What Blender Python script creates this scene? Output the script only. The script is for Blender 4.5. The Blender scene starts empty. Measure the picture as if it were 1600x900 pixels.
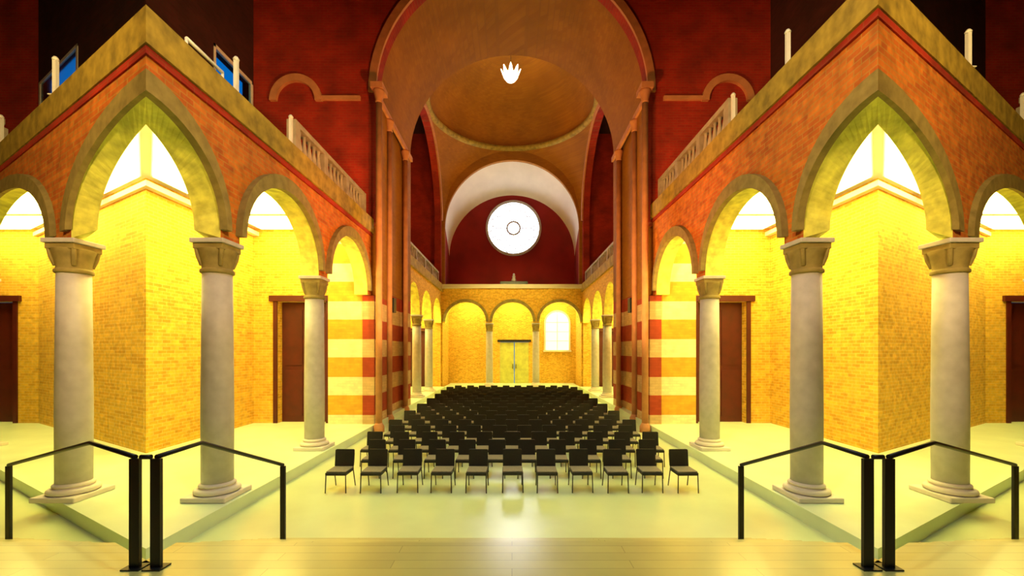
import bpy, bmesh, math, random
from mathutils import Vector, Matrix
random.seed(4)
PI = math.pi
S = bpy.context.scene
COL = S.collection
# ------------------------------------------------------------------ camera
H = 3.1            # eye height above the nave floor
F = 660.0          # focal length in pixels of the 1600 px frame
cam = bpy.data.cameras.new('camera'); camo = bpy.data.objects.new('camera', cam); COL.objects.link(camo)
camo.location = (0, 0, H); camo.rotation_euler = (PI/2, 0, 0)
cam.sensor_width = 36; cam.lens = 36*F/1600; cam.shift_y = 97/1600; cam.clip_end = 200
S.camera = camo
# ------------------------------------------------------------------ world, exposure
w = bpy.data.worlds.new('dusk'); S.world = w; w.use_nodes = True
w.node_tree.nodes['Background'].inputs[0].default_value = (0.0, 0.17, 0.50, 1)
w.node_tree.nodes['Background'].inputs[1].default_value = 1.0
S.view_settings.view_transform = 'Standard'; S.view_settings.look = 'None'
S.view_settings.gamma = 1; S.view_settings.exposure = 0.0; S.view_settings.use_curve_mapping = False
S.cycles.use_denoising = True
S.cycles.max_bounces = 6; S.cycles.diffuse_bounces = 4; S.cycles.sample_clamp_indirect = 6
# ------------------------------------------------------------------ added fill lights, no fixtures stand here
def area(name, loc, rot, sx, sy, power, color, spread=PI):
    l = bpy.data.lights.new(name, 'AREA'); l.shape = 'RECTANGLE'; l.size = sx; l.size_y = sy
    l.energy = power; l.color = color; l.spread = spread
    o = bpy.data.objects.new(name, l); COL.objects.link(o); o.location = loc; o.rotation_euler = rot
    return o
def spot(name, loc, target, power, color, angle, blend=.6, size=.3):
    l = bpy.data.lights.new(name, 'SPOT'); l.energy = power; l.color = color; l.spot_size = math.radians(angle)
    l.spot_blend = blend; l.shadow_soft_size = size
    o = bpy.data.objects.new(name, l); COL.objects.link(o); o.location = loc
    o.rotation_euler = (Vector(target)-Vector(loc)).to_track_quat('-Z', 'Y').to_euler()
    return o
DOWN = (.97, 1, .66)
for y, p in ((4.5, 3600), (9.5, 2600), (14.5, 2400)):            # unseen spots added under the roof to brighten the nave floor
    spot('nave_fill', (0, y, 19.6), (0, y, 0), p, DOWN, 44, .8, .5)
spot('crossing_fill', (0, 25.0, 18.0), (0, 25.0, 0), 6000, (1, .85, .30), 52, .8, .5)  # added yellow spot, brightens the lower crossing
spot('far_wall_fill', (0, 26.0, 9.5), (0, 33, 6.0), 1500, (1, .80, .22), 80, .9, .3)  # unseen spot added to brighten the far arcade
for sx in (-1, 1):
    spot('spandrel_fill', (sx*-4.0, 2.0, 9.0), (sx*5.5, 10, 7.6), 4300, (1, .66, .22), 70, .9, .3)  # added warm spot, lifts the opposite spandrels
    spot('wing_spandrel_fill', (sx*6.5, 0.5, 9.0), (sx*9.3, 8.5, 7.4), 2600, (1, .66, .22), 80, .9, .3)  # added so the wing spandrels match the main ones
    spot('platform_fill', (sx*-2.0, 1.0, 17.5), (sx*7.0, 9.5, 0.5), 1800, (.86, .92, 1), 50, .9, .3)  # unseen cool spot, added to grey the column fronts
    spot('pier_fill', (sx*-1.5, 8.0, 3.2), (sx*6.2, 16.5, 10.5), 4200, (1, .30, .08), 60, .9, .3)  # added red spot for the dark walls by the pier
    spot('pier_grazing_fill', (sx*1.5, 13.0, 2.5), (sx*5.3, 18, 7.0), 2000, (1, .60, .20), 70, .9, .3)  # unseen warm spot, added to raise the pier shafts
    spot('crossing_side_fill', (sx*-4, 24, 9.2), (sx*6, 28, 12), 1000, (1, .32, .08), 90, .9, .3)  # added red fill for the crossing side walls
spot('vault_fill', (0, 18.5, 5.5), (0, 22, 20), 850, (1, .55, .05), 110, .9, .5)  # unseen spot in mid-air, added to tint the barrel vault
spot('dome_fill', (0, 27.5, 8.5), (0, 27.5, 24), 900, (1, .50, .06), 100, .9, .5)  # added orange fill for the dome, no lamp body
spot('far_arch_fill', (0, 30.0, 9.0), (0, 34, 17.5), 600, (1, .86, .66), 70, .9, .3)  # unseen spot added to whiten the far soffit
# ------------------------------------------------------------------ materials
def mat(name, col, rough=.7, metal=0, spec=.5, emit=None, estr=0, noise=None, bump=0, brick=None, stripes=None, coat=0, planks=False):
    m = bpy.data.materials.new(name); m.use_nodes = True
    nt = m.node_tree; N = nt.nodes; L = nt.links; b = N['Principled BSDF']
    b.inputs['Base Color'].default_value = (*col, 1); b.inputs['Roughness'].default_value = rough
    b.inputs['Metallic'].default_value = metal; b.inputs['Specular IOR Level'].default_value = spec
    b.inputs['Coat Weight'].default_value = coat; b.inputs['Coat Roughness'].default_value = .22
    if emit: b.inputs['Emission Color'].default_value = (*emit, 1); b.inputs['Emission Strength'].default_value = estr
    tc = N.new('ShaderNodeTexCoord'); src = None; hgt = None
    if stripes:
        sep = N.new('ShaderNodeSeparateXYZ'); L.new(tc.outputs['Object'], sep.inputs[0])
        a = N.new('ShaderNodeMath'); a.operation = 'SUBTRACT'; a.inputs[1].default_value = .60; L.new(sep.outputs[2], a.inputs[0])
        d = N.new('ShaderNodeMath'); d.operation = 'DIVIDE'; d.inputs[1].default_value = 1.46; L.new(a.outputs[0], d.inputs[0])
        fr = N.new('ShaderNodeMath'); fr.operation = 'FRACT'; L.new(d.outputs[0], fr.inputs[0])
        lt = N.new('ShaderNodeMath'); lt.operation = 'LESS_THAN'; lt.inputs[1].default_value = .52; L.new(fr.outputs[0], lt.inputs[0])
        mx = N.new('ShaderNodeMix'); mx.data_type = 'RGBA'; L.new(lt.outputs[0], mx.inputs['Factor'])
        mx.inputs['A'].default_value = (*stripes, 1); mx.inputs['B'].default_value = (*col, 1)
        src = mx.outputs['Result']
    if brick or planks:
        sep = N.new('ShaderNodeSeparateXYZ'); L.new(tc.outputs['Object'], sep.inputs[0])
        cb = N.new('ShaderNodeCombineXYZ')
        if planks:
            L.new(sep.outputs[0], cb.inputs[0]); L.new(sep.outputs[1], cb.inputs[1])
        else:
            ad = N.new('ShaderNodeMath'); ad.operation = 'ADD'; L.new(sep.outputs[0], ad.inputs[0]); L.new(sep.outputs[1], ad.inputs[1])
            L.new(ad.outputs[0], cb.inputs[0]); L.new(sep.outputs[2], cb.inputs[1])
        bt = N.new('ShaderNodeTexBrick'); L.new(cb.outputs[0], bt.inputs['Vector'])
        bt.inputs['Scale'].default_value = 1.0
        if planks:
            bt.inputs['Brick Width'].default_value = 2.4; bt.inputs['Row Height'].default_value = .16; bt.inputs['Mortar Size'].default_value = .004
            c2, cm = tuple(k*.86 for k in col), tuple(k*.55 for k in col)
        else:
            bt.inputs['Brick Width'].default_value = .30; bt.inputs['Row Height'].default_value = .10; bt.inputs['Mortar Size'].default_value = .010
            c2, cm = brick
        if src is not None: L.new(src, bt.inputs['Color1'])
        else: bt.inputs['Color1'].default_value = (*col, 1)
        if stripes:
            dk = N.new('ShaderNodeMix'); dk.data_type = 'RGBA'; dk.blend_type = 'MULTIPLY'; dk.inputs['Factor'].default_value = .35
            L.new(src, dk.inputs['A']); dk.inputs['B'].default_value = (*c2, 1); L.new(dk.outputs['Result'], bt.inputs['Color2']); L.new(dk.outputs['Result'], bt.inputs['Mortar'])
        else:
            bt.inputs['Color2'].default_value = (*c2, 1); bt.inputs['Mortar'].default_value = (*cm, 1)
        src = bt.outputs['Color']; hgt = bt.outputs['Fac']
    if noise:
        n = N.new('ShaderNodeTexNoise'); n.inputs['Scale'].default_value = noise[0]; n.inputs['Detail'].default_value = 4
        L.new(tc.outputs['Object'], n.inputs['Vector'])
        r = N.new('ShaderNodeMapRange'); r.inputs['From Min'].default_value = .3; r.inputs['From Max'].default_value = .7
        r.inputs['To Min'].default_value = 1-noise[1]; r.inputs['To Max'].default_value = 1+noise[1]*.4; L.new(n.outputs['Fac'], r.inputs['Value'])
        mm = N.new('ShaderNodeMix'); mm.data_type = 'RGBA'; mm.blend_type = 'MULTIPLY'; mm.inputs['Factor'].default_value = 1
        cx = N.new('ShaderNodeCombineXYZ'); [L.new(r.outputs[0], cx.inputs[i]) for i in range(3)]
        if src is not None: L.new(src, mm.inputs['A'])
        else: mm.inputs['A'].default_value = (*col, 1)
        L.new(cx.outputs[0], mm.inputs['B']); src = mm.outputs['Result']
        if hgt is None: hgt = n.outputs['Fac']
    if src is not None: L.new(src, b.inputs['Base Color'])
    if bump and hgt is not None:
        bp = N.new('ShaderNodeBump'); bp.inputs['Strength'].default_value = bump; bp.inputs['Distance'].default_value = .01
        bp.invert = bool(brick)
        L.new(hgt, bp.inputs['Height']); L.new(bp.outputs[0], b.inputs['Normal'])
    return m
M = {
 'floor': mat('polished_floor', (.66, .77, .42), .34, spec=.9, noise=(.7, .12), coat=.5, planks=False),
 'wood': mat('floorboards', (.62, .62, .23), .36, spec=1.0, noise=(1.5, .12), planks=True, coat=.6),
 'aisle_floor': mat('pale_stone_floor', (.72, .85, .62), .35, noise=(1.2, .08)),
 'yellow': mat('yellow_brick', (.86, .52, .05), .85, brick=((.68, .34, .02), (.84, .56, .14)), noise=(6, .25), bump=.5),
 'red': mat('red_brick', (.66, .20, .02), .85, brick=((.50, .11, .012), (.50, .24, .04)), noise=(4, .35), bump=.5),
 'darkred': mat('dark_red_brick', (.42, .022, .006), .85, brick=((.34, .014, .005), (.34, .05, .015)), noise=(1.2, .4), bump=.3),
 'shadebrick': mat('shaded_brick', (.07, .010, .010), .9, brick=((.05, .006, .006), (.05, .015, .01)), noise=(1, .4), bump=.3),  # gallery darkness put into the colour of the red brick
 'lunette': mat('deep_red_plaster', (.30, .012, .012), .9, noise=(.6, .3)),
 'vault': mat('vault_brick', (.38, .145, .002), .85, brick=((.32, .115, .001), (.32, .12, .003)), noise=(.5, .25), bump=.3),
 'striped': mat('striped_masonry', (.42, .05, .012), .8, stripes=(.70, .48, .24), brick=((.6, .5, .5), (.5, .4, .3)), noise=(3, .15), bump=.3),
 'litstripe': mat('yellow_lit_striped_masonry', (.74, .40, .03), .8, stripes=(.90, .82, .48), brick=((.7, .6, .6), (.6, .5, .4)), noise=(3, .15), bump=.3),  # striped masonry with the yellow aisle light painted into its colour
 'stone': mat('grey_stone', (.54, .51, .52), .6, noise=(5, .14), bump=.15),
 'oldstone': mat('olive_stone', (.30, .23, .07), .8, noise=(5, .3), bump=.3),
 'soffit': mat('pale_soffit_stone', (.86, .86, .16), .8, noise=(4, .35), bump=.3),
 'cornice': mat('cornice_stone', (.40, .28, .035), .8, noise=(4, .45), bump=.4),
 'salmon': mat('salmon_stone', (.62, .27, .12), .7, noise=(3, .2)),
 'plaster': mat('white_plaster', (.80, .74, .66), .8, noise=(1, .08)),
 'ceiling': mat('white_ceiling', (.85, .84, .74), .8, noise=(1, .05)),
 'darkwood': mat('dark_roof_wood', (.05, .02, .012), .7, noise=(2, .3)),
 'black': mat('black_metal', (.008, .009, .012), .4, noise=(8, .2)),
 'steel': mat('dark_steel', (.05, .05, .035), .35, metal=.7, noise=(9, .1)),
 'fabric': mat('black_upholstery', (.018, .015, .010), .6, noise=(30, .2)),
 'seat': mat('grey_upholstery', (.24, .21, .15), .6, noise=(30, .2)),
 'door': mat('dark_red_door', (.085, .008, .005), .5, noise=(3, .25)),
 'greendoor': mat('green_door', (.60, .62, .14), .5, noise=(3, .2)),
 'white': mat('white_paint', (.85, .85, .82), .4, noise=(8, .05)),
 'panel': mat('light_diffuser', (.9, .9, .8), .5, emit=(1, .88, .22), estr=12, noise=(3, .03)),
 'farpanel': mat('far_light_diffuser', (.9, .9, .8), .5, emit=(1, .88, .24), estr=21, noise=(3, .03)),
 'rose': mat('backlit_glass', (.9, .92, 1), .3, emit=(.93, .95, 1), estr=12, noise=(4, .05)),
 'glow': mat('lamp_glass', (1, .9, .6), .4, emit=(1, .80, .45), estr=14, noise=(4, .03)),
 'glass': mat('window_glass', (.02, .05, .12), .1, noise=(4, .05)),
 'balus': mat('grey_balustrade', (.42, .36, .27), .7, noise=(3, .3)),
 'archglass': mat('pale_lit_glass', (.8, .9, .9), .3, emit=(.80, .95, .90), estr=.8, noise=(3, .1)),
}
gl = M['glass'].node_tree.nodes['Principled BSDF']; gl.inputs['Transmission Weight'].default_value = 1; gl.inputs['IOR'].default_value = 1.1
gl.inputs['Base Color'].default_value = (.5, .8, 1, 1)
for l in list(M['glass'].node_tree.links):
    if l.to_socket.name == 'Base Color': M['glass'].node_tree.links.remove(l)
# ------------------------------------------------------------------ mesh helpers
class MB:
    def __init__(s): s.v = []; s.f = []; s.smooth = set(); s.second = set()
    def face(s, pts, smooth=False):
        i = len(s.v); s.v += [tuple(p) for p in pts]; s.f.append(tuple(range(i, i+len(pts))))
        if smooth: s.smooth.add(len(s.f)-1)
    def box(s, x0, x1, y0, y1, z0, z1):
        s.prism([(x0, y0), (x1, y0), (x1, y1), (x0, y1)], z0, z1)
    def prism(s, poly, z0, z1):
        a = sum(poly[i][0]*poly[(i+1) % len(poly)][1]-poly[(i+1) % len(poly)][0]*poly[i][1] for i in range(len(poly)))
        if a < 0: poly = poly[::-1]
        n = len(poly); i = len(s.v)
        s.v += [(p[0], p[1], z0) for p in poly]+[(p[0], p[1], z1) for p in poly]
        s.f.append(tuple(range(i+n-1, i-1, -1))); s.f.append(tuple(range(i+n, i+2*n)))
        for k in range(n): s.f.append((i+k, i+(k+1) % n, i+n+(k+1) % n, i+n+k))
    def lathe(s, prof, cx, cy, n=24, caps=True):
        i = len(s.v)
        for r, z in prof:
            for k in range(n):
                a = 2*PI*k/n; s.v.append((cx+r*math.cos(a), cy+r*math.sin(a), z))
        for j in range(len(prof)-1):
            for k in range(n):
                s.f.append((i+j*n+k, i+j*n+(k+1) % n, i+(j+1)*n+(k+1) % n, i+(j+1)*n+k)); s.smooth.add(len(s.f)-1)
        if caps:
            s.f.append(tuple(i+k for k in range(n-1, -1, -1))); m = i+(len(prof)-1)*n; s.f.append(tuple(m+k for k in range(n)))
    def tube(s, pts, r, n=8):
        pts = [Vector(p) for p in pts]; i0 = len(s.v)
        for j, p in enumerate(pts):
            d = (pts[min(j+1, len(pts)-1)]-pts[max(j-1, 0)]).normalized()
            up = Vector((0, 0, 1)) if abs(d.z) < .9 else Vector((1, 0, 0))
            a = d.cross(up).normalized(); b = a.cross(d)
            for k in range(n):
                t = 2*PI*k/n; s.v.append(tuple(p+a*r*math.cos(t)+b*r*math.sin(t)))
        for j in range(len(pts)-1):
            for k in range(n):
                s.f.append((i0+j*n+k, i0+j*n+(k+1) % n, i0+(j+1)*n+(k+1) % n, i0+(j+1)*n+k)); s.smooth.add(len(s.f)-1)
        s.f.append(tuple(i0+k for k in range(n))); m = i0+(len(pts)-1)*n; s.f.append(tuple(m+k for k in range(n-1, -1, -1)))
    def build(s, name, m, parent=None, bevel=0, merge=True, m2=None):
        me = bpy.data.meshes.new(name); me.from_pydata(s.v, [], s.f); me.materials.append(m)
        if m2: me.materials.append(m2)
        for i, p in enumerate(me.polygons):
            p.use_smooth = i in s.smooth
            if m2 and i in s.second: p.material_index = 1
        bm = bmesh.new(); bm.from_mesh(me)
        if merge: bmesh.ops.remove_doubles(bm, verts=bm.verts, dist=.0004)
        bmesh.ops.recalc_face_normals(bm, faces=bm.faces)
        bm.to_mesh(me); bm.free()
        o = bpy.data.objects.new(name, me); COL.objects.link(o)
        if parent: o.parent = parent; o.matrix_parent_inverse = parent.matrix_basis.inverted()
        if bevel:
            b = o.modifiers.new('bevel', 'BEVEL'); b.width = bevel; b.segments = 2; b.limit_method = 'ANGLE'
        return o
def struct(o, label, cat):
    o['kind'] = 'structure'; o['label'] = label; o['category'] = cat; return o
def tag(o, label, cat, group=None):
    o['kind'] = 'thing'; o['label'] = label; o['category'] = cat
    if group: o['group'] = group
    return o
def thing(name, loc, label, cat, group=None):
    o = bpy.data.objects.new(name, None); COL.objects.link(o); o.location = loc; o.empty_display_size = .2
    return tag(o, label, cat, group)
def local(mb, name, m, root, bevel=0):       # mesh coordinates are relative to the root
    o = mb.build(name, m, None, bevel); o.parent = root; return o
def copy_tree(r, loc):
    c = r.copy(); COL.objects.link(c); c.location = loc
    for ch in list(r.children):
        d = ch.copy(); COL.objects.link(d); d.parent = c; d.matrix_parent_inverse = ch.matrix_parent_inverse
        for g in list(ch.children):
            e = g.copy(); COL.objects.link(e); e.parent = d
    return c
# a wall with arched openings: 'profile' lists bottom points (u, v); P maps (u, v, depth 0|1) to a point
def arch_pts(uc, r, vs, rise, n=24, u_min=None, u_max=None):
    out = []
    for k in range(n+1):
        a = PI-PI*k/n; u = uc+r*math.cos(a)
        out.append((u, vs+rise*math.sin(a)))
    return [p for p in out if (u_min is None or p[0] >= u_min) and (u_max is None or p[0] <= u_max)]
def arch_wall(P, profile, vtop, mb=None):
    mb = mb or MB()
    tops = [(u, vtop) for u, v in profile]
    for i in range(len(profile)-1):
        (u0, v0), (u1, v1) = profile[i], profile[i+1]
        if abs(u1-u0) > 1e-6:
            for d in (0, 1):
                mb.face([P(u0, v0, d), P(u1, v1, d), P(u1, vtop, d), P(u0, vtop, d)])
            mb.face([P(u0, vtop, 0), P(u1, vtop, 0), P(u1, vtop, 1), P(u0, vtop, 1)])
        mb.face([P(u0, v0, 0), P(u1, v1, 0), P(u1, v1, 1), P(u0, v0, 1)]); mb.second.add(len(mb.f)-1)
    for (u, v) in (profile[0], profile[-1]):
        if vtop-v > 1e-4: mb.face([P(u, v, 0), P(u, vtop, 0), P(u, vtop, 1), P(u, v, 1)])
    return mb
def arch_band(P, uc, r0, r1, vs, rise0, rise1, n=24, a0=PI, a1=0, mb=None):
    mb = mb or MB(); prev = None
    for k in range(n+1):
        a = a0+(a1-a0)*k/n; c, s_ = math.cos(a), math.sin(a)
        q = [(uc+r0*c, vs+rise0*s_), (uc+r1*c, vs+rise1*s_)]
        cur = [P(*q[0], 0), P(*q[1], 0), P(*q[1], 1), P(*q[0], 1)]
        if prev:
            for j in range(4): mb.face([prev[j], prev[(j+1) % 4], cur[(j+1) % 4], cur[j]])
        else: mb.face(cur)
        prev = cur
    mb.face(prev); return mb
# ------------------------------------------------------------------ the plan
C = 1144/F                         # how far the splayed wings run sideways per metre of depth
KP = 572/F                         # the corner line between hall and wing
def place(side, wing, d, y):       # d: distance from the axis of that arm, y: depth
    x = -d if not wing else d-C*y
    return (x*side, y)             # side 1 = left, -1 = right
Z1, Z2, Z3, ZP = 8.25, 12.3, 16.35, 16.5
BAY = Z2-Z1; DC = 5.75; DF, DB = 5.5, 6.0; DO = 10.1; AF = .25
SPR = 5.22; RU = BAY/2-.28; RISE = 1.56
names = {1: 'left', -1: 'right'}
def sidename(side, wing): return names[side]+(' splayed wing' if wing else ' side of the nave')
# floors
mb = MB(); mb.box(-30, 30, -3, 37, -.3, 0)
struct(mb.build('floor', M['floor']), 'polished pale yellow nave floor under the chairs', 'floor')
def aisle(side, wing):
    sn = names[side]; wn = ('_wing' if wing else '')
    what = f'{sn} splayed wing' if wing else f'{sn} aisle'
    top = 8.75 if side == -1 else 8.2; cb = top-.55
    ystart = lambda d: d/KP
    q = lambda d, y: place(side, wing, d, y)
    # aisle floor with step
    mb = MB(); mb.prism([q(5.25, ystart(5.25)), q(DO, ystart(DO)), q(DO, 33 if not wing else 18), q(5.25, 33 if not wing else 18)] if not wing else
                        [q(5.25, ystart(5.25)), q(DO, ystart(DO)), q(DO, 18), q(5.25, 18)], 0, AF)
    struct(mb.build(f'floor_{sn}{wn}', M['aisle_floor']), f'pale stone floor of the {what}, one step above the nave', 'floor')
    # arcade wall
    ue = Z1-.27
    def depth_u(u, front, back):
        f0, b0 = ystart(front), ystart(back)
        return u if u >= ue else b0+(u-f0)*(ue-b0)/(ue-f0)
    cA = Z1-BAY/2
    def archv(u, c): return SPR+.15+RISE*math.sqrt(max(0, 1-((u-c)/RU)**2))
    y0 = ystart(DF)
    prof = []
    n = 22
    for k in range(n+1):
        a = k/n; u = y0+(cA+RU-y0)*math.sin(a*PI/2); prof.append((u, archv(u, cA)))
    prof[-1] = (cA+RU, SPR+.15); prof.append((cA+RU, SPR))
    for c in (Z1+BAY/2, Z2+BAY/2):
        prof.append((c-RU, SPR)); prof += arch_pts(c, RU, SPR+.15, RISE); prof.append((c+RU, SPR))
    prof.append((ZP, SPR))
    def P(u, v, d):
        if d:
            u2 = depth_u(u, DF, DB)
            if u < ue-1e-6 and v < cb-.01: v = archv(u2, cA)
            return (*q(DB, u2), v)
        return (*q(DF, u), v)
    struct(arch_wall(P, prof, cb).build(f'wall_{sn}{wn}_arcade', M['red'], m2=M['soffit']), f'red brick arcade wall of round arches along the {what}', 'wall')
    # cornice
    def strip(name, m, d0, d1, v0, v1, ye, lab):
        mb = MB(); mb.prism([q(d0, ystart(d0)), q(d1, ystart(d1)), q(d1, ye), q(d0, ye)], v0, v1)
        struct(mb.build(name, m), lab, 'trim')
    strip(f'trim_{sn}{wn}_cornice', M['cornice'], 5.40, 6.1, cb+.002, top, ZP-.01, f'golden stone cornice on top of the arcade of the {what}')
    strip(f'trim_{sn}{wn}_string', M['darkred'], 5.45, 5.499, cb-.12, cb, ZP-.01, f'thin dark string course under the cornice of the {what}')
    # archivolts
    for i, c in enumerate((cA, Z1+BAY/2, Z2+BAY/2)):
        def PB(u, v, d): dd_ = 5.36 if not d else DF-.002; return (*q(dd_, max(u, ystart(dd_))), v)
        if i == 0:
            a0 = math.acos(max(-1, min(1, (ystart(5.36)-cA-.04)/RU)))
            # start the ring on the corner line
            mb2 = arch_band(PB, c, RU-.02, RU+.13, SPR+.15, RISE-.02, RISE+.30, 18, a0=a0, a1=0)
        else: mb2 = arch_band(PB, c, RU-.02, RU+.13, SPR+.15, RISE-.02, RISE+.30)
        struct(mb2.build(f'trim_{sn}{wn}_arch_{i+1}', M['oldstone']), ['half arch ring at the corner', 'olive stone arch ring between the two columns', 'olive stone arch ring next to the pier'][i]+f' of the {what}', 'trim')
    # outer wall, lower and upper
    def outer(v0, v1, name, m, lab, holes=False):
        mb = MB()
        for (a, b, h0, h1) in ([(ystart(DO), 14.3, v0, v1), (14.3, 16.44, v0, 9.4), (14.3, 16.44, 13.5, v1), (16.44, ZP, v0, v1)] if holes else [(ystart(DO), ZP, v0, v1)]):
            mb.prism([q(DO, a), q(DO+.4, a if a > ystart(DO) else ystart(DO+.4)), q(DO+.4, b), q(DO, b)], h0, h1)
        struct(mb.build(name, m), lab, 'wall')
    outer(AF, 7.85, f'wall_{sn}{wn}', M['yellow'], f'yellow lit brick back wall of the {what}')
    outer(8.1, 20, f'wall_{sn}{wn}_upper', M['shadebrick'], f'brick upper wall coloured as in darkness, above the gallery of the {what}', side == 1)
    # gallery window with blue dusk sky behind
    if side == 1:
        fr = MB()
        for (a, b, h0, h1) in ((14.3, 14.38, 9.4, 13.5), (16.36, 16.44, 9.4, 13.5), (14.3, 16.44, 9.4, 9.5), (14.3, 16.44, 13.4, 13.5)):
            fr.prism([q(DO-.03, a), q(DO+.10, a), q(DO+.10, b), q(DO-.03, b)], h0, h1)
        wo = struct(fr.build(f'window_{sn}{wn}_gallery', M['white']), f'tall window with blue dusk sky on the gallery of the {what}', 'window')
        pn = MB(); pn.prism([q(DO+.02, 14.3), q(DO+.03, 14.3), q(DO+.03, 16.44), q(DO+.02, 16.44)], 9.4, 13.5)
        pn.build('pane', M['glass'], wo)
    # aisle ceiling / gallery floor
    mb = MB(); mb.prism([q(DB, ystart(DB)), q(DO, ystart(DO)), q(DO, ZP), q(DB, ZP)], 7.85, 8.1)
    struct(mb.build(f'ceiling_{sn}{wn}', M['ceiling']), f'white ceiling over the {what}', 'ceiling')
    # cove trim along the top of the outer wall
    mb = MB(); mb.prism([q(DO-.22, ystart(DO-.22)), q(DO-.002, ystart(DO)), q(DO-.002, ZP), q(DO-.22, ZP)], 7.55, 7.70)
    struct(mb.build(f'trim_{sn}{wn}_cove', M['plaster']), f'pale cove moulding under the ceiling of the {what}', 'trim')
    # luminous ceiling panels
    for i in range(3):
        d0, d1 = 6.3, 9.75
        o = ystart(d0)
        if i == 0: pw = [q(d0, o+.15), q(d1, ystart(d1)+.15), q(d1, ystart(d1)+1.5), q(d0, o+2.9)]
        else: a = 12.95+(i-1)*1.8; pw = [q(d0, a if i > 1 else a-2.3), q(d1, a), q(d1, a+1.55), q(d0, a+1.55)]
        cx = sum(p[0] for p in pw)/4; cy = sum(p[1] for p in pw)/4
        r = thing('ceiling_light', (cx, cy, 7.85), f'glowing ceiling light panel, {["nearest","middle","farthest"][i]} in the {what}', 'light', 'glowing ceiling lights over the aisles')
        fm = MB(); fm.prism([(p[0]-cx, p[1]-cy) for p in pw], -.06, -.002)
        local(fm, 'housing', M['white'], r)
        dm = MB(); dm.prism([((p[0]-cx)*.94, (p[1]-cy)*.94) for p in pw], -.10, -.062)
        local(dm, 'diffuser', M['panel'], r)
    # end wall across the aisle with doorway
    d_a, d_b = 7.25, 9.15
    def PT(u, v, d): return (*(lambda p: (p[0], p[1]+(.45 if d else 0)))(q(u, ZP)), v) if not wing else (*(lambda p: (p[0], p[1]+(.45 if d else 0)))(q(u, ZP)), v)
    struct(arch_wall(PT, [(5.3 if wing else 7.1, AF), (d_a, AF), (d_a, 5.0), (d_b, 5.0), (d_b, AF), (DO, AF)], 7.85).build(f'wall_{sn}{wn}_end', M['yellow']),
           f'yellow brick end wall with a doorway in the {what}', 'wall')
    mb = MB()
    for (a, b, v0, v1, o0) in ((d_a-.3, d_b+.3, 5.0, 5.22, -.10), (d_a-.16, d_a, AF, 5.0, -.05), (d_b, d_b+.16, AF, 5.0, -.05)):
        p0, p1 = q(a, ZP), q(b, ZP); mb.box(min(p0[0], p1[0]), max(p0[0], p1[0]), ZP+o0, ZP-.002, v0, v1)
    do = struct(mb.build(f'door_{sn}{wn}', M['door']), f'dark red doorway at the end of the {what}', 'door')
    mb = MB(); p0, p1 = q(d_a, ZP), q(d_b, ZP); xa, xb = min(p0[0], p1[0]), max(p0[0], p1[0]); xm = (xa+xb)/2
    for (e, f) in ((xa+.01, xm-.01), (xm+.01, xb-.01)):
        l = MB(); l.box(e, f, ZP+.30, ZP+.36, AF, 4.98)
        for (g, h) in ((.5, 2.3), (2.5, 4.7)): l.box(e+.12, f-.12, ZP+.27, ZP+.30, g, h)
        l.build('door_leaf', M['door'], do)
for side in (1, -1):
    for wing in (False, True): aisle(side, wing)
# wing end walls above the gallery
for side in (1, -1):
    mb = MB(); p0, p1 = place(side, True, 5.3, ZP), place(side, True, DO, ZP)
    mb.box(min(p0[0], p1[0]), max(p0[0], p1[0]), ZP, ZP+.5, 8.1, 20)
    struct(mb.build(f'wall_{names[side]}_wing_end_upper', M['darkred']), f'dark red wall above the gallery at the end of the {names[side]} splayed wing', 'wall')
# rear and outer closing walls, roof
mb = MB(); mb.box(-30, 30, -3.4, -3, 0, 20); struct(mb.build('wall_rear', M['darkred']), 'dark brick wall behind the platform', 'wall')
for s_ in (1, -1):
    mb = MB(); mb.box(min(s_*30, s_*30.4), max(s_*30, s_*30.4), -3, 17, 0, 20)
    struct(mb.build(f'wall_{names[-s_]}_far', M['darkred']), f'dark brick wall closing the {names[-s_]} wing', 'wall')
    mb = MB(); mb.box(min(s_*23.5, s_*30), max(s_*23.5, s_*30), ZP, ZP+.4, 0, 20)
    struct(mb.build(f'wall_{names[-s_]}_wing_front', M['darkred']), f'dark brick end wall of the {names[-s_]} wing hall', 'wall')
mb = MB(); mb.box(-30.4, 30.4, -3.4, 17, 20, 20.3); struct(mb.build('ceiling', M['darkwood']), 'dark wooden roof high over the nave', 'ceiling')
# ------------------------------------------------------------------ crossing arch wall
RA = 5.3; VA = 13.15; YA, YB, YC = 16.5, 22.0, 33.0; YM = (YB+YC)/2
def PX(y0, y1):
    return lambda u, v, d: (u, y1 if d else y0, v)
def PY(sx, d0, d1):
    return lambda u, v, d: (sx*(d1 if d else d0), u, v)
prof = [(-DO, 8.1), (-RA, 8.1)]+arch_pts(0, RA, VA, RA, 48)+[(RA, 8.1), (DO, 8.1)]
struct(arch_wall(PX(YA, YA+.5), prof, 20).build('wall_front_crossing', M['darkred']), 'dark red brick wall around the great nave arch', 'wall')
struct(arch_band(PX(YA-.12, YA-.002), 0, RA-.02, RA+.28, VA, RA-.02, RA+.28, 48).build('trim_great_arch', M['salmon']), 'salmon stone ring of the great nave arch', 'trim')
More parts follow.
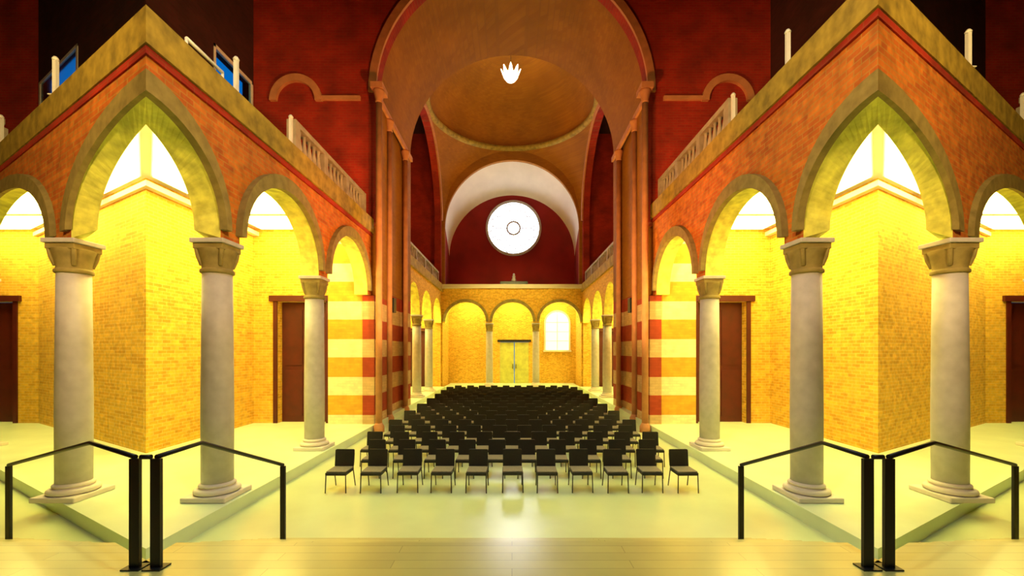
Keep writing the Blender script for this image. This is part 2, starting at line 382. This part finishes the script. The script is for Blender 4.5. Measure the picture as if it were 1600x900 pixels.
# barrel vault between YA and YB
mb = MB()
n = 40
for k in range(n):
    a, b = PI*k/n, PI*(k+1)/n
    mb.face([(RA*math.cos(a), YA+.5, VA+RA*math.sin(a)), (RA*math.cos(b), YA+.5, VA+RA*math.sin(b)), (RA*math.cos(b), YB, VA+RA*math.sin(b)), (RA*math.cos(a), YB, VA+RA*math.sin(a))], True)
for k in range(n):
    a, b = PI*k/n, PI*(k+1)/n; R2 = RA+.3
    mb.face([(R2*math.cos(a), YA+.5, VA+R2*math.sin(a)), (R2*math.cos(b), YA+.5, VA+R2*math.sin(b)), (R2*math.cos(b), YB, VA+R2*math.sin(b)), (R2*math.cos(a), YB, VA+R2*math.sin(a))], True)
struct(mb.build('ceiling_barrel_vault', M['vault']), 'orange brown brick barrel vault behind the great arch', 'ceiling')
# pendentives and dome
RS = 5.5*math.sqrt(2); mb = MB(); n = 96; m_ = 8
def pend(phi, t):
    rmax = 5.5/max(abs(math.cos(phi)), abs(math.sin(phi))); rho = 5.5+(rmax-5.5)*t
    return (rho*math.cos(phi), YM+rho*math.sin(phi), VA+math.sqrt(max(0, RS*RS-rho*rho)))
for k in range(n):
    p0, p1 = 2*PI*k/n, 2*PI*(k+1)/n
    for j in range(m_):
        pts = [pend(p0, j/m_), pend(p1, j/m_), pend(p1, (j+1)/m_), pend(p0, (j+1)/m_)]
        if abs(pts[0][2]-pts[3][2])+abs(pts[1][2]-pts[2][2]) > 1e-5: mb.face(pts, True)
struct(mb.build('ceiling_pendentives', M['vault']), 'brick pendentives carrying the dome', 'ceiling')
VR = VA+5.5
mb = MB(); mb.lathe([(5.5, VR-.02), (5.28, VR+.03), (5.24, VR+.28), (5.42, VR+.34), (5.5, VR+.36)], 0, YM, 96, False)
struct(mb.build('trim_dome_ring', M['cornice']), 'golden ring moulding at the foot of the dome', 'trim')
mb = MB(); mb.lathe([(5.42*math.cos(a*PI/2/16), VR+.3+4.6*math.sin(a*PI/2/16)) for a in range(17)], 0, YM, 64, False)
struct(mb.build('ceiling_dome', M['vault']), 'orange brown brick dome over the crossing', 'ceiling')
# ------------------------------------------------------------------ piers and crossing sides
for side in (1, -1):
    sx = -side; sn = names[side]
    def bx(mb, d0, d1, y0, y1, z0, z1): mb.box(min(sx*d0, sx*d1), max(sx*d0, sx*d1), y0, y1, z0, z1)
    # striped lower part, plain upper part
    mb = MB(); bx(mb, 5.3, 5.75, YA-.25, YA+1.4, 0, 5.2); bx(mb, 5.55, 7.1, YA+1.4, 21.1, 0, 5.6); bx(mb, 5.3, 7.1, 21.1, 22.1, 0, 5.6)
    struct(mb.build(f'wall_{sn}_pier', M['striped']), f'striped cream and red masonry pier on the {sn} of the great arch', 'wall')
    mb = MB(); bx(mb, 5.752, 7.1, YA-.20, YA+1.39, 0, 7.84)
    struct(mb.build(f'wall_{sn}_buttress', M['litstripe']), f'striped buttress with yellow light in its colour, in the aisle beside the {sn} pier', 'wall')
    mb = MB(); bx(mb, 5.3, 5.75, YA, YA+1.4, 5.2, 7.85); bx(mb, 5.3, 5.9, YA+.5, YA+1.4, 7.85, VA); bx(mb, 5.5, 5.9, YA+1.4, 21.1, 5.6, VA); bx(mb, 5.3, 5.9, 21.1, 22.1, 5.6, VA)
    struct(mb.build(f'wall_{sn}_pier_upper', M['vault']), f'brown brick upper pier on the {sn} of the great arch', 'wall')
    for i, (yy, dd) in enumerate(((YA-.50, 5.04), (YA+1.63, 5.26), (20.87, 5.26))):
        r = thing('pier_shaft', (sx*dd, yy, 0), f'slender salmon shaft, {["front","middle","rear"][i]} one on the {sn} striped pier', 'column', 'slender shafts on the piers')
        c = MB(); c.lathe([(.20, 0), (.20, .2), (.15, .3), (.13, .34)], 0, 0, 16); local(c, 'base', M['salmon'], r)
        c = MB(); c.lathe([(.12, .34), (.115, VA-.7)], 0, 0, 16); local(c, 'shaft', M['salmon'], r)
        c = MB(); c.lathe([(.12, VA-.7), (.14, VA-.65), (.13, VA-.6), (.21, VA-.30), (.21, VA-.225)], 0, 0, 16); local(c, 'capital', M['salmon'], r)
    mb = MB(); bx(mb, 5.2, 5.32, YA-.10, 22.1, VA-.22, VA); bx(mb, 4.85, 5.3, YA-.72, YA-.003, VA-.22, VA)
    struct(mb.build(f'trim_{sn}_impost', M['salmon']), f'stone impost course at the spring of the great arch, {sn} side', 'trim')
    # string course and little blind arch on the wall above the gallery
    mb = MB(); bx(mb, 5.9, 7.55, YA-.12, YA-.002, 12.83, 12.98)
    struct(mb.build(f'trim_{sn}_course', M['salmon']), f'short salmon string course on the dark wall, {sn} of the great arch', 'trim')
    PB = lambda u, v, d: (sx*u, YA-(.14 if not d else .002), v)
    struct(arch_band(PB, 8.4, .75, 1.02, 12.8, .75, 1.02, 20).build(f'trim_{sn}_blind_arch', M['salmon']), f'small salmon blind arch on the dark wall, {sn} of the great arch', 'trim')
    # lateral arch wall of the crossing
    RL = 5.2
    prof = [(YB+.1, 8.2), (YM-RL, 8.2)]+arch_pts(YM, RL, VA, RL+.1, 40)+[(YM+RL, 8.2), (YC, 8.2)]
    struct(arch_wall(PY(sx, 5.5, 6.0), prof, VR+1).build(f'wall_{sn}_crossing', M['darkred']), f'dark red wall with a great side arch, {sn} of the crossing', 'wall')
    struct(arch_band(PY(sx, 5.38, 5.498), YM, RL-.02, RL+.2, VA, RL+.08, RL+.28, 40).build(f'trim_{sn}_side_arch', M['salmon']), f'salmon ring of the side arch, {sn} of the crossing', 'trim')
    # lower arcade of the crossing
    u0, u1 = YB+.1, YC; cols = [25.5, 29.2]; edges = [22.1, 25.5, 29.2, 33.0]
    prof = [(u0, SPR)]
    for a, b in zip(edges[:-1], edges[1:]):
        c = (a+b)/2; r = (b-a)/2-.26; prof.append((c-r, SPR)); prof += arch_pts(c, r, SPR+.12, 1.6, 20); prof.append((c+r, SPR))
    prof.append((u1, SPR))
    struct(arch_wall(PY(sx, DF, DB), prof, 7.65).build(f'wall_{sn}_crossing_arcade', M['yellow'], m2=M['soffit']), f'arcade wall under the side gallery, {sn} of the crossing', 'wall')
    mb = MB(); bx(mb, 5.38, 6.0, YB+.1, YC-.01, 7.652, 8.2); struct(mb.build(f'trim_{sn}_crossing_cornice', M['cornice']), f'golden cornice of the side gallery, {sn} of the crossing', 'trim')
    mb = MB(); bx(mb, DO, DO+.4, 17, YC, 0, 7.85); struct(mb.build(f'wall_{sn}_crossing_aisle', M['yellow']), f'yellow brick outer wall of the aisle, {sn} of the crossing', 'wall')
    mb = MB(); bx(mb, DO, DO+.4, 17, YC, 8.1, 20); bx(mb, 6.0, DO, 21.6, 22.1, 8.1, 20); struct(mb.build(f'wall_{sn}_transept', M['darkred']), f'dark red wall seen through the side arch, {sn} of the crossing', 'wall')
    mb = MB(); bx(mb, 6.0, DO+.4, 22.1, YC, 7.85, 8.1); struct(mb.build(f'ceiling_{sn}_crossing_aisle', M['ceiling']), f'white ceiling of the aisle, {sn} of the crossing', 'ceiling')
    mb = MB(); bx(mb, 6.0, DO+.4, 21.6, YC+.5, 20, 20.3); struct(mb.build(f'ceiling_{sn}_transept', M['darkwood']), f'dark roof of the transept, {sn} of the crossing', 'ceiling')
    mb = MB(); bx(mb, 7.1, DO, 21.7, 22.1, AF, 7.85); struct(mb.build(f'wall_{sn}_aisle_partition', M['yellow']), f'yellow brick partition behind the pier, {sn} aisle', 'wall')
    # end wall of that aisle with dark door
    mb = arch_wall(lambda u, v, d: (sx*u, YC+(.4 if d else 0), v), [(5.6, 0), (6.5, 0), (6.5, 4.6), (8.0, 4.6), (8.0, 0), (DO, 0)], 8.1)
    struct(mb.build(f'wall_{sn}_far_aisle_end', M['yellow']), f'yellow end wall of the far aisle, {sn} of the crossing', 'wall')
    mb = MB(); bx(mb, 5.6, DO, YC, YC+.4, 8.1, 20); struct(mb.build(f'wall_{sn}_transept_end', M['darkred']), f'dark red end wall above the far aisle, {sn} of the crossing', 'wall')
    mb = MB(); bx(mb, 6.5, 8.0, YC+.2, YC+.28, 0, 4.6); bx(mb, 6.3, 8.2, YC-.08, YC-.002, 4.6, 4.8)
    struct(mb.build(f'door_{sn}_far', M['door']), f'dark door between the far columns, {sn} of the crossing', 'door')
    for i, (a, b) in enumerate(((23.2, 26.6), (28.2, 31.8))):
        r = thing('ceiling_light', (sx*7.9, (a+b)/2, 7.85), f'glowing ceiling panel, {["near","far"][i]} one in the aisle {sn} of the crossing', 'light', 'glowing ceiling lights over the aisles')
        fm = MB(); fm.box(-1.2, 1.2, (a-b)/2, (b-a)/2, -.06, -.002); local(fm, 'housing', M['white'], r)
        fm = MB(); fm.box(-1.1, 1.1, (a-b)/2+.1, (b-a)/2-.1, -.10, -.062); local(fm, 'diffuser', M['farpanel'], r)
# ------------------------------------------------------------------ far wall
pr = [(-5.5, SPR)]
cx_ = [-3.62, 0.05, 3.72]
for c in cx_:
    r = 1.60; pr.append((c-r, SPR)); pr += arch_pts(c, r, SPR+.1, 1.55, 24); pr.append((c+r, SPR))
pr.append((5.5, SPR))
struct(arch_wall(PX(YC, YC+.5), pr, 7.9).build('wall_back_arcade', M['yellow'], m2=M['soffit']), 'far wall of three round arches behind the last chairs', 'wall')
for c, nm in zip(cx_, ('left', 'middle', 'right')):
    struct(arch_band(PX(YC-.1, YC-.002), c, 1.58, 1.80, SPR+.1, 1.53, 1.76, 24).build(f'trim_back_arch_{nm}', M['oldstone']), f'stone ring of the {nm} arch in the far wall', 'trim')
mb = MB(); mb.box(-5.38, 5.38, YC-.35, YC+.5, 7.902, 8.2); struct(mb.build('trim_back_ledge', M['plaster']), 'bright ledge below the round window recess', 'trim')
prof = [(-5.5, 8.2), (-5.25, 8.2)]+arch_pts(0, 5.25, 12.7, 5.25, 48)+[(5.25, 8.2), (5.5, 8.2)]
struct(arch_wall(PX(YC, YC+.3), prof, VR+1).build('wall_back', M['vault']), 'brown brick wall around the far round arch', 'wall')
# splayed white soffit to the recessed lunette wall
def prof_arch(hw, vs, r, n=40): return [(-hw, 8.2)]+arch_pts(0, hw, vs, r, n)+[(hw, 8.2)]
A_ = prof_arch(5.25, 12.7, 5.25); B_ = prof_arch(5.25, 11.0, 5.1); YL = 35.5
mb = MB()
for i in range(1, len(A_)-2):
    mb.face([(A_[i][0], YC+.29, A_[i][1]), (A_[i+1][0], YC+.29, A_[i+1][1]), (B_[i+1][0], YL, B_[i+1][1]), (B_[i][0], YL, B_[i][1])], True)
struct(mb.build('ceiling_back_soffit', M['plaster']), 'white splayed soffit of the far round arch', 'ceiling')
mb = MB()
for i in (0, len(A_)-2):
    mb.face([(A_[i][0], YC+.29, A_[i][1]), (A_[i+1][0], YC+.29, A_[i+1][1]), (B_[i+1][0], YL, B_[i+1][1]), (B_[i][0], YL, B_[i][1])])
mb.face([(-5.25, YC+.5, 8.15), (5.25, YC+.5, 8.15), (5.25, YL, 8.15), (-5.25, YL, 8.15)])
struct(mb.build('wall_recess_cheeks', M['lunette']), 'deep red side cheeks and floor of the round window recess', 'wall')
mb = MB(); mb.box(-5.8, 5.8, YL, YL+.3, 7.9, 19); struct(mb.build('wall_lunette', M['lunette']), 'deep red wall around the round window', 'wall')
# rose window
rc = (0.13, YL-.02, 13.3)
def ring(mb, r0, r1, y0, y1, n=48, cx=0, cz=0):
    P = lambda u, v, d: (u, y1 if d else y0, v)
    arch_band(P, cx, r0, r1, cz, r0, r1, n, a0=2*PI, a1=0, mb=mb)
mb = MB(); ring(mb, 2.12, 2.32, -.22, 0)
rw = bpy.data.objects.new('window_1', None); COL.objects.link(rw); rw.location = rc
struct(rw, 'glowing white round rose window in the deep red wall', 'window')
local(mb, 'window_frame', M['stone'], rw)
mb = MB()
mb.face([(2.13*math.cos(2*PI*k/48), -.08, 2.13*math.sin(2*PI*k/48)) for k in range(48)])
mb.face([(2.13*math.cos(2*PI*k/48), -.05, 2.13*math.sin(2*PI*k/48)) for k in range(47, -1, -1)])
local(mb, 'pane', M['rose'], rw)
mb = MB(); ring(mb, .46, .62, -.16, -.09, 32)
for k in range(12):
    a = 2*PI*k/12
    mb.tube([(.58*math.cos(a), -.12, .58*math.sin(a)), (1.55*math.cos(a), -.12, 1.55*math.sin(a))], .045, 6)
    ring(mb, .26, .34, -.15, -.10, 14, 1.76*math.cos(a+PI/12), 1.76*math.sin(a+PI/12))
local(mb, 'tracery', M['stone'], rw)
# vestibule behind the three arches
YV = 36.5
mb = arch_wall(PX(YV, YV+.3), [(-5.6, 0), (-1.05, 0), (-1.05, 3.8), (1.45, 3.8), (1.45, 0), (5.6, 0)], 7.9)
struct(mb.build('wall_vestibule_back', M['yellow']), 'yellow lit wall behind the three far arches', 'wall')
mb = MB(); mb.box(-5.9, -5.5, YC+.4, YV, 0, 7.9); mb.box(5.5, 5.9, YC+.4, YV, 0, 7.9)
struct(mb.build('wall_vestibule_sides', M['yellow']), 'yellow side walls behind the three far arches', 'wall')
mb = MB(); mb.box(-5.5, 5.5, YC+.5, YV, 7.6, 7.88); struct(mb.build('ceiling_vestibule', M['ceiling']), 'white ceiling behind the three far arches', 'ceiling')
d = MB(); d.box(-1.25, 1.65, YV-.10, YV-.002, 3.8, 4.0)
dd = struct(d.build('door_1', M['steel']), 'tall pale green double door behind the middle far arch', 'door')
for a, b in ((-1.05, .18), (.22, 1.45)):
    l = MB(); l.box(a+.01, b-.01, YV+.05, YV+.12, 0, 3.78)
    for (e, f) in ((.3, 1.5), (1.7, 3.5)): l.box(a+.2, b-.2, YV+.02, YV+.05, e, f)
    lf = l.build('door_leaf', M['greendoor'], dd)
    k = MB(); hx = b-.12 if a < 0 else a+.12; k.tube([(hx, YV-.03, 1.5), (hx, YV-.03, 1.9)], .03, 8); k.build('handle', M['steel'], lf)
# arched window in the right far arch
wd = bpy.data.objects.new('window_2', None); COL.objects.link(wd); wd.location = (3.9, YV, 0); struct(wd, 'pale glowing arched window seen through the right far arch', 'window')
mb = MB(); arch_band(lambda u, v, d_: (u, -.12 if not d_ else -.01, v), 0, 1.0, 1.14, 5.4, 1.0, 1.14, 24, mb=mb); mb.box(-1.14, -1.0, -.12, -.01, 3.1, 5.4); mb.box(1.0, 1.14, -.12, -.01, 3.1, 5.4); mb.box(-1.2, 1.2, -.2, -.01, 2.95, 3.1)
local(mb, 'window_frame', M['plaster'], wd)
mb = MB(); pts = [(-1.0, 3.1), (1.0, 3.1)]+[(math.cos(PI*k/20), 5.4+math.sin(PI*k/20)) for k in range(21)]
mb.face([(x, -.05, z) for x, z in pts]); mb.face([(x, -.02, z) for x, z in pts[::-1]]); local(mb, 'pane', M['archglass'], wd)
mb = MB(); mb.box(-.03, .03, -.09, -.055, 3.1, 6.4)
for z in (3.9, 4.7, 5.5): mb.box(-1, 1, -.09, -.055, z-.02, z+.02)
local(mb, 'glazing_bars', M['white'], wd)
for i, x in enumerate((-3.6, .05, 3.7)):
    r = thing('ceiling_light', (x, 35.0, 7.6), f'glowing ceiling panel behind the {["left","middle","right"][i]} far arch', 'light', 'glowing ceiling lights over the aisles')
    fm = MB(); fm.box(-1.0, 1.0, -.8, .8, -.06, -.002); local(fm, 'housing', M['white'], r)
    fm = MB(); fm.box(-.9, .9, -.7, .7, -.10, -.062); local(fm, 'diffuser', M['farpanel'], r)
# dark ornament on the ledge below the round window
r = thing('ledge_ornament', (.15, YC+.9, 8.15), 'small dark figure group on the ledge under the round window', 'ornament')
o = MB(); o.box(-1.1, 1.1, -.2, .2, .01, .45); local(o, 'plinth', M['black'], r, .02)
o = MB(); o.lathe([(.16, .45), (.2, .55), (.12, .75), (.15, .85), (.08, .95), (.10, 1.02), (.04, 1.10)], 0, 0, 14); local(o, 'figure', M['stone'], r)
# ------------------------------------------------------------------ columns
def make_column():
    r = thing('column', (0, 0, 0), 'x', 'column', 'stone columns of the arcades')
    m = MB(); m.box(-.42, .42, -.42, .42, 0, .10); local(m, 'plinth', M['plaster'], r, .02)
    pf = [(.38, .10)]
    for k in range(9): a = -PI/2+PI*k/8; pf.append((.345+.05*math.cos(a), .150+.05*math.sin(a)))
    pf += [(.31, .205), (.30, .225)]
    for k in range(7): a = -PI/2+PI*k/6; pf.append((.285+.03*math.cos(a), .255+.03*math.sin(a)))
    pf += [(.275, .30)]
    m = MB(); m.lathe(pf, 0, 0, 28); local(m, 'base', M['plaster'], r)
    hc = 4.62-AF
    m = MB(); m.lathe([(.27, .30), (.275, 1.6), (.265, 3.0), (.252, hc-.05)], 0, 0, 28); local(m, 'shaft', M['stone'], r)
    m = MB(); m.lathe([(.252, hc-.05), (.29, hc-.03), (.29, hc+.02), (.255, hc+.05), (.265, hc+.15), (.30, hc+.32), (.33, hc+.42)], 0, 0, 28)
    ht = SPR-AF
    m.box(-.28, .28, -.28, .28, hc+.40, ht-.09)
    for a in (PI/4, 3*PI/4, 5*PI/4, 7*PI/4):
        m.tube([(.25*math.cos(a), .25*math.sin(a), hc+.10), (.31*math.cos(a), .31*math.sin(a), hc+.26), (.34*math.cos(a), .34*math.sin(a), hc+.42)], .04, 8)
    local(m, 'capital', M['oldstone'], r, .01)
    m = MB(); m.box(-.32, .32, -.32, .32, ht-.09, ht-.002); local(m, 'abacus', M['stone'], r, .015)
    return r
col0 = make_column(); first = True
spots = []
for side in (1, -1):
    sn = names[side]
    spots += [(place(side, False, DC, Z1), f'big grey stone column nearest the camera, {sn} side of the nave'),
              (place(side, False, DC, Z2), f'stone column beside the striped pier, {sn} side of the nave'),
              (place(side, True, DC, Z1), f'stone column in the splayed wing at the {sn} edge of the photo'),
              (place(side, True, DC, Z2), f'farther stone column of the {sn} splayed wing'),
              ((-side*DC, 25.5), f'slim looking far column just past the striped pier, {sn} side'),
              ((-side*DC, 29.2), f'farthest side column near the last chairs, {sn} side')]
for x, y, z, lb in [(p[0], p[1], AF, l) for p, l in spots]+[(-1.78, YC+.26, AF, 'far wall column between the left and middle arches'), (1.88, YC+.26, AF, 'far wall column between the middle and right arches')]:
    if first: c = col0; c.location = (x, y, z); first = False
    else: c = copy_tree(col0, (x, y, z))
    c['label'] = lb
mb = MB(); mb.box(-5.3, 5.3, YC-.3, YV, 0.001, AF-.001); struct(mb.build('floor_vestibule', M['aisle_floor']), 'raised pale floor under the three far arches', 'floor')
# ------------------------------------------------------------------ platform, stairs
PH = .95
def plat():
    mb = MB(); mb.box(-29.9, 29.9, -2.99, 4.2, 0.001, PH); mb.box(-3.75, 3.75, 4.2, 4.72, 0.001, PH)
    struct(mb.build('floor_platform', M['wood']), 'wooden platform floor in front of the camera', 'floor')
    mb = MB()
    for k in range(1, 6): mb.box(-3.75, 3.75, 4.72+.38*(k-1), 4.72+.38*k, 0.001, PH-PH*k/6)
    struct(mb.build('trim_stairs', M['wood']), 'wide wooden steps from the platform down to the nave', 'stairs')
    for s_ in (1, -1):
        mb = MB()
        for k in range(0, 6):
            y0 = 4.2 if k == 0 else 4.72+.38*(k-1); y1 = 4.72+.38*k
            mb.prism([place(s_, True, 3.75, y0), place(s_, True, 3.75, y1), (-s_*16, y1), (-s_*16, y0)], .001, PH-PH*k/6)
        struct(mb.build(f'trim_{names[s_]}_wing_stairs', M['wood']), f'wooden steps down into the {names[s_]} splayed wing', 'stairs')
plat()
# ------------------------------------------------------------------ handrails
def handrail(side, wing):
    pA = place(side, wing, 3.28, 6.05); pB = place(side, wing, 3.51, 4.17); pP = place(side, wing, 3.47, 4.72)
    bx_, by_ = pB
    where = f'on the platform steps, {names[side]} of the chairs' if not wing else f'at the {names[side]} edge of the photo'
    r = thing('handrail', (bx_, by_, PH), f'black metal stair handrail {where}', 'handrail', 'black stair handrails')
    L3 = lambda p, z: (p[0]-bx_, p[1]-by_, z-PH)
    m = MB(); m.box(-.05, .05, -.02, .02, 0, 2.03-PH); local(m, 'post', M['black'], r, .004)
    a = L3(pA, 0)
    m = MB(); m.box(a[0]-.034, a[0]+.034, a[1]-.02, a[1]+.02, PH-PH*4/6-PH, 1.44-PH); local(m, 'post', M['black'], r, .004)
    m = MB(); pts = [L3(pB, 2.045), L3(pP, 2.045+.02), L3(pA, 1.455)]
    m.tube(pts, .024, 10); local(m, 'rail', M['black'], r)
    for p, z in ((L3(pB, PH), PH), (L3(pA, 0), PH-PH*4/6)):
        m = MB(); m.box(p[0]-.09, p[0]+.09, p[1]-.07, p[1]+.07, z-PH, z-PH+.015); local(m, 'foot_plate', M['black'], r)
for side in (1, -1):
    for wing in (False, True): handrail(side, wing)
    # level rail joining the two posts
    a = place(side, False, 3.51, 4.17); b = place(side, True, 3.51, 4.17); g = .052 if a[0] < b[0] else -.052; a = (a[0]+g, a[1]); b = (b[0]-g, b[1])
    m = MB(); m.tube([(a[0], a[1], 2.045), (b[0], b[1], 2.045)], .024, 10)
    tag(m.build('handrail_bridge', M['black']), f'short level black rail joining two posts, {names[side]} edge of the platform', 'handrail')
# ------------------------------------------------------------------ gallery details
for side in (1, -1):
    top = 8.75 if side == -1 else 8.2
    for wing in (False, True):
        for i, y in enumerate((8.5, 10.6)):
            p = place(side, wing, 5.55, y)
            r = thing('gallery_post', (*p, top), f'thin white post on the {sidename(side, wing)} cornice, {["nearer","farther"][i]} one', 'post', 'white posts on the cornices')
            m = MB(); m.box(-.035, .035, -.035, .035, .02, .72); local(m, 'shaft', M['white'], r)
            m = MB(); m.box(-.08, .08, -.08, .08, 0, .02); local(m, 'foot', M['white'], r)
            m = MB(); m.lathe([(.05, .72), (.06, .75), (.03, .80)], 0, 0, 10); local(m, 'cap', M['white'], r)
        # balustrade on the far bays
        a, b = 11.0, 16.3
        r = thing('gallery_balustrade', (*place(side, wing, 5.75, a), top), f'grey stone balustrade on the far end of the {sidename(side, wing)} cornice', 'balustrade', 'gallery balustrades')
        o0 = place(side, wing, 5.75, a)
        def rel(d, y): p = place(side, wing, d, y); return (p[0]-o0[0], p[1]-o0[1])
        m = MB(); m.prism([rel(5.66, a), rel(5.84, a), rel(5.84, b), rel(5.66, b)], 0, .1); local(m, 'bottom_rail', M['balus'], r)
        m = MB(); m.prism([rel(5.63, a), rel(5.87, a), rel(5.87, b), rel(5.63, b)], .78, .92); local(m, 'top_rail', M['balus'], r)
        for k in range(19):
            yy = a+.12+(b-a-.24)*k/18; p = rel(5.75, yy); m = MB()
            if k % 6 == 0: m.box(p[0]-.12, p[0]+.12, p[1]-.12, p[1]+.12, .1, .78); local(m, 'pedestal', M['balus'], r)
            else: m.lathe([(.05, .1), (.05, .15), (.085, .32), (.05, .55), (.04, .66), (.06, .78)], p[0], p[1], 10); local(m, 'baluster', M['balus'], r)
    # crossing balustrade
    sx = -side; a, b = 22.4, 32.6
    r = thing('gallery_balustrade', (sx*5.75, a, 8.2), f'pale stone balustrade under the side arch, {names[side]} of the crossing', 'balustrade', 'gallery balustrades')
    m = MB(); m.box(-.09, .09, 0, b-a, 0, .1); local(m, 'bottom_rail', M['balus'], r)
    m = MB(); m.box(-.12, .12, 0, b-a, .82, .95); local(m, 'top_rail', M['balus'], r)
    for k in range(25):
        yy = .15+(b-a-.3)*k/24; m = MB()
        if k % 6 == 0: m.box(-.12, .12, yy-.12, yy+.12, .1, .82); local(m, 'pedestal', M['balus'], r)
        else: m.lathe([(.05, .1), (.05, .15), (.085, .32), (.05, .55), (.04, .66), (.06, .82)], 0, yy, 8); local(m, 'baluster', M['balus'], r)
    # loudspeakers on the striped piers
    r = thing('loudspeaker', (sx*5.385, 18.9, 5.1), f'small black loudspeaker mounted on the {names[side]} striped pier', 'loudspeaker', 'loudspeakers on the piers')
    m = MB(); m.box(-.16, .16, -.2, .2, -.32, .32); local(m, 'cabinet', M['black'], r, .02)
    m = MB(); m.box(-.13, .13, -.225, -.2, -.28, .28); local(m, 'grille', M['steel'], r)
    m = MB(); m.box(min(0, sx*.16), max(0, sx*.16), -.04, .04, .32, .37); local(m, 'bracket', M['steel'], r)
m = MB(); p = [place(1, False, 5.55, y) for y in (7.2, 8.1)]
m.tube([(*p[0], 8.42), (*p[1], 8.42)], .03, 8)
for q_ in p: m.tube([(*q_, 8.2), (*q_, 8.42)], .025, 8)
tag(m.build('gallery_rail', M['white']), 'short white rail on the left cornice before the first post', 'rail')
# ------------------------------------------------------------------ hanging lamp
r = thing('hanging_lamp', (-.08, YM, 21.0), 'glowing gold crown shaped lamp hanging under the dome', 'lamp')
m = MB(); m.lathe([(.08, -.42), (.30, -.34), (.46, -.12), (.50, 0), (.44, 0), (.26, -.2), (.05, -.25)], 0, 0, 24, False); local(m, 'bowl', M['glow'], r)
for k in range(8):
    a = 2*PI*k/8; c, s_ = math.cos(a), math.sin(a); m = MB()
    pts = [(.40, -.12, .10), (.52, .08, .12), (.60, .26, .07), (.66, .40, .01)]
    prev = None
    for rr, z, hw in pts:
        cur = [(rr*c-hw*s_, rr*s_+hw*c, z), (rr*c+hw*s_, rr*s_-hw*c, z), ((rr-.04)*c+hw*s_, (rr-.04)*s_-hw*c, z), ((rr-.04)*c-hw*s_, (rr-.04)*s_+hw*c, z)]
        if prev:
            for j in range(4): m.face([prev[j], prev[(j+1) % 4], cur[(j+1) % 4], cur[j]])
        else: m.face(cur)
        prev = cur
    m.face(prev); local(m, 'petal', M['glow'], r)
m = MB(); m.lathe([(.09, -.2), (.11, .1), (.07, .35), (.02, .62)], 0, 0, 12); local(m, 'finial', M['glow'], r)
m = MB(); m.tube([(0, 0, .6), (0, 0, 2.5)], .015, 6); local(m, 'rod', M['steel'], r)
# ------------------------------------------------------------------ chairs
def rounded(mb, x0, x1, z0, z1, y0, y1, rr=.05, tilt=0, n=5):
    pts = []
    for cx, cz, a0 in ((x1-rr, z1-rr, 0), (x0+rr, z1-rr, PI/2), (x0+rr, z0+rr, PI), (x1-rr, z0+rr, 3*PI/2)):
        for k in range(n+1):
            a = a0+PI/2*k/n; pts.append((cx+rr*math.cos(a), cz+rr*math.sin(a)))
    f = [(x, y0+tilt*(z-z0), z) for x, z in pts]; b = [(x, y1+tilt*(z-z0), z) for x, z in pts]
    mb.face(f[::-1]); mb.face(b)
    for i in range(len(f)): j = (i+1) % len(f); mb.face([f[i], f[j], b[j], b[i]])
def make_chair():
    r = thing('chair', (0, 0, 0), 'x', 'chair', 'rows of black chairs in the nave')
    m = MB(); m.box(-.215, .215, -.23, .20, .445, .475); local(m, 'seat', M['seat'], r, .012)
    m = MB(); m.box(-.225, .225, -.25, .21, .385, .444); local(m, 'seat_frame', M['fabric'], r, .008)
    m = MB(); rounded(m, -.215, .215, .46, .84, .215, .245, .03, .12); local(m, 'backrest', M['fabric'], r)
    for sx in (-1, 1):
        m = MB(); m.tube([(sx*.213, -.235, .40), (sx*.222, -.245, .008)], .0125, 8); local(m, 'leg', M['steel'], r)
        m = MB(); m.tube([(sx*.213, .20, .40), (sx*.222, .30, .008)], .0125, 8); local(m, 'leg', M['steel'], r)
        m = MB(); m.tube([(sx*.205, .19, .40), (sx*.205, .26, .55), (sx*.205, .288, .75)], .011, 8); local(m, 'back_post', M['steel'], r)
    return r
ORD = ['first', 'second', 'third', 'fourth', 'fifth', 'sixth', 'seventh', 'eighth', 'ninth', 'tenth', 'eleventh', 'twelfth', 'thirteenth', 'fourteenth', 'fifteenth', 'sixteenth', 'seventeenth', 'eighteenth']
ch0 = make_chair(); first = True; SP = .760
for rr in range(18):
    y = 9.38+1.02*rr; n = 11 if rr % 2 == 0 else 10
    for k in range(n):
        x = (k-(n-1)/2)*SP
        x += random.uniform(-.015, .015); yy = y+random.uniform(-.02, .02)
        if first: c = ch0; c.location = (x, yy, 0); first = False
        else: c = copy_tree(ch0, (x, yy, 0))
        c.rotation_euler.z = random.uniform(-.03, .03)
        row = 'front row nearest the camera' if rr == 0 else ('last row by the far arches' if rr == 17 else f'{ORD[rr]} row from the camera')
        c['label'] = f'black chair, {ORD[k]} from the left in the {row}'
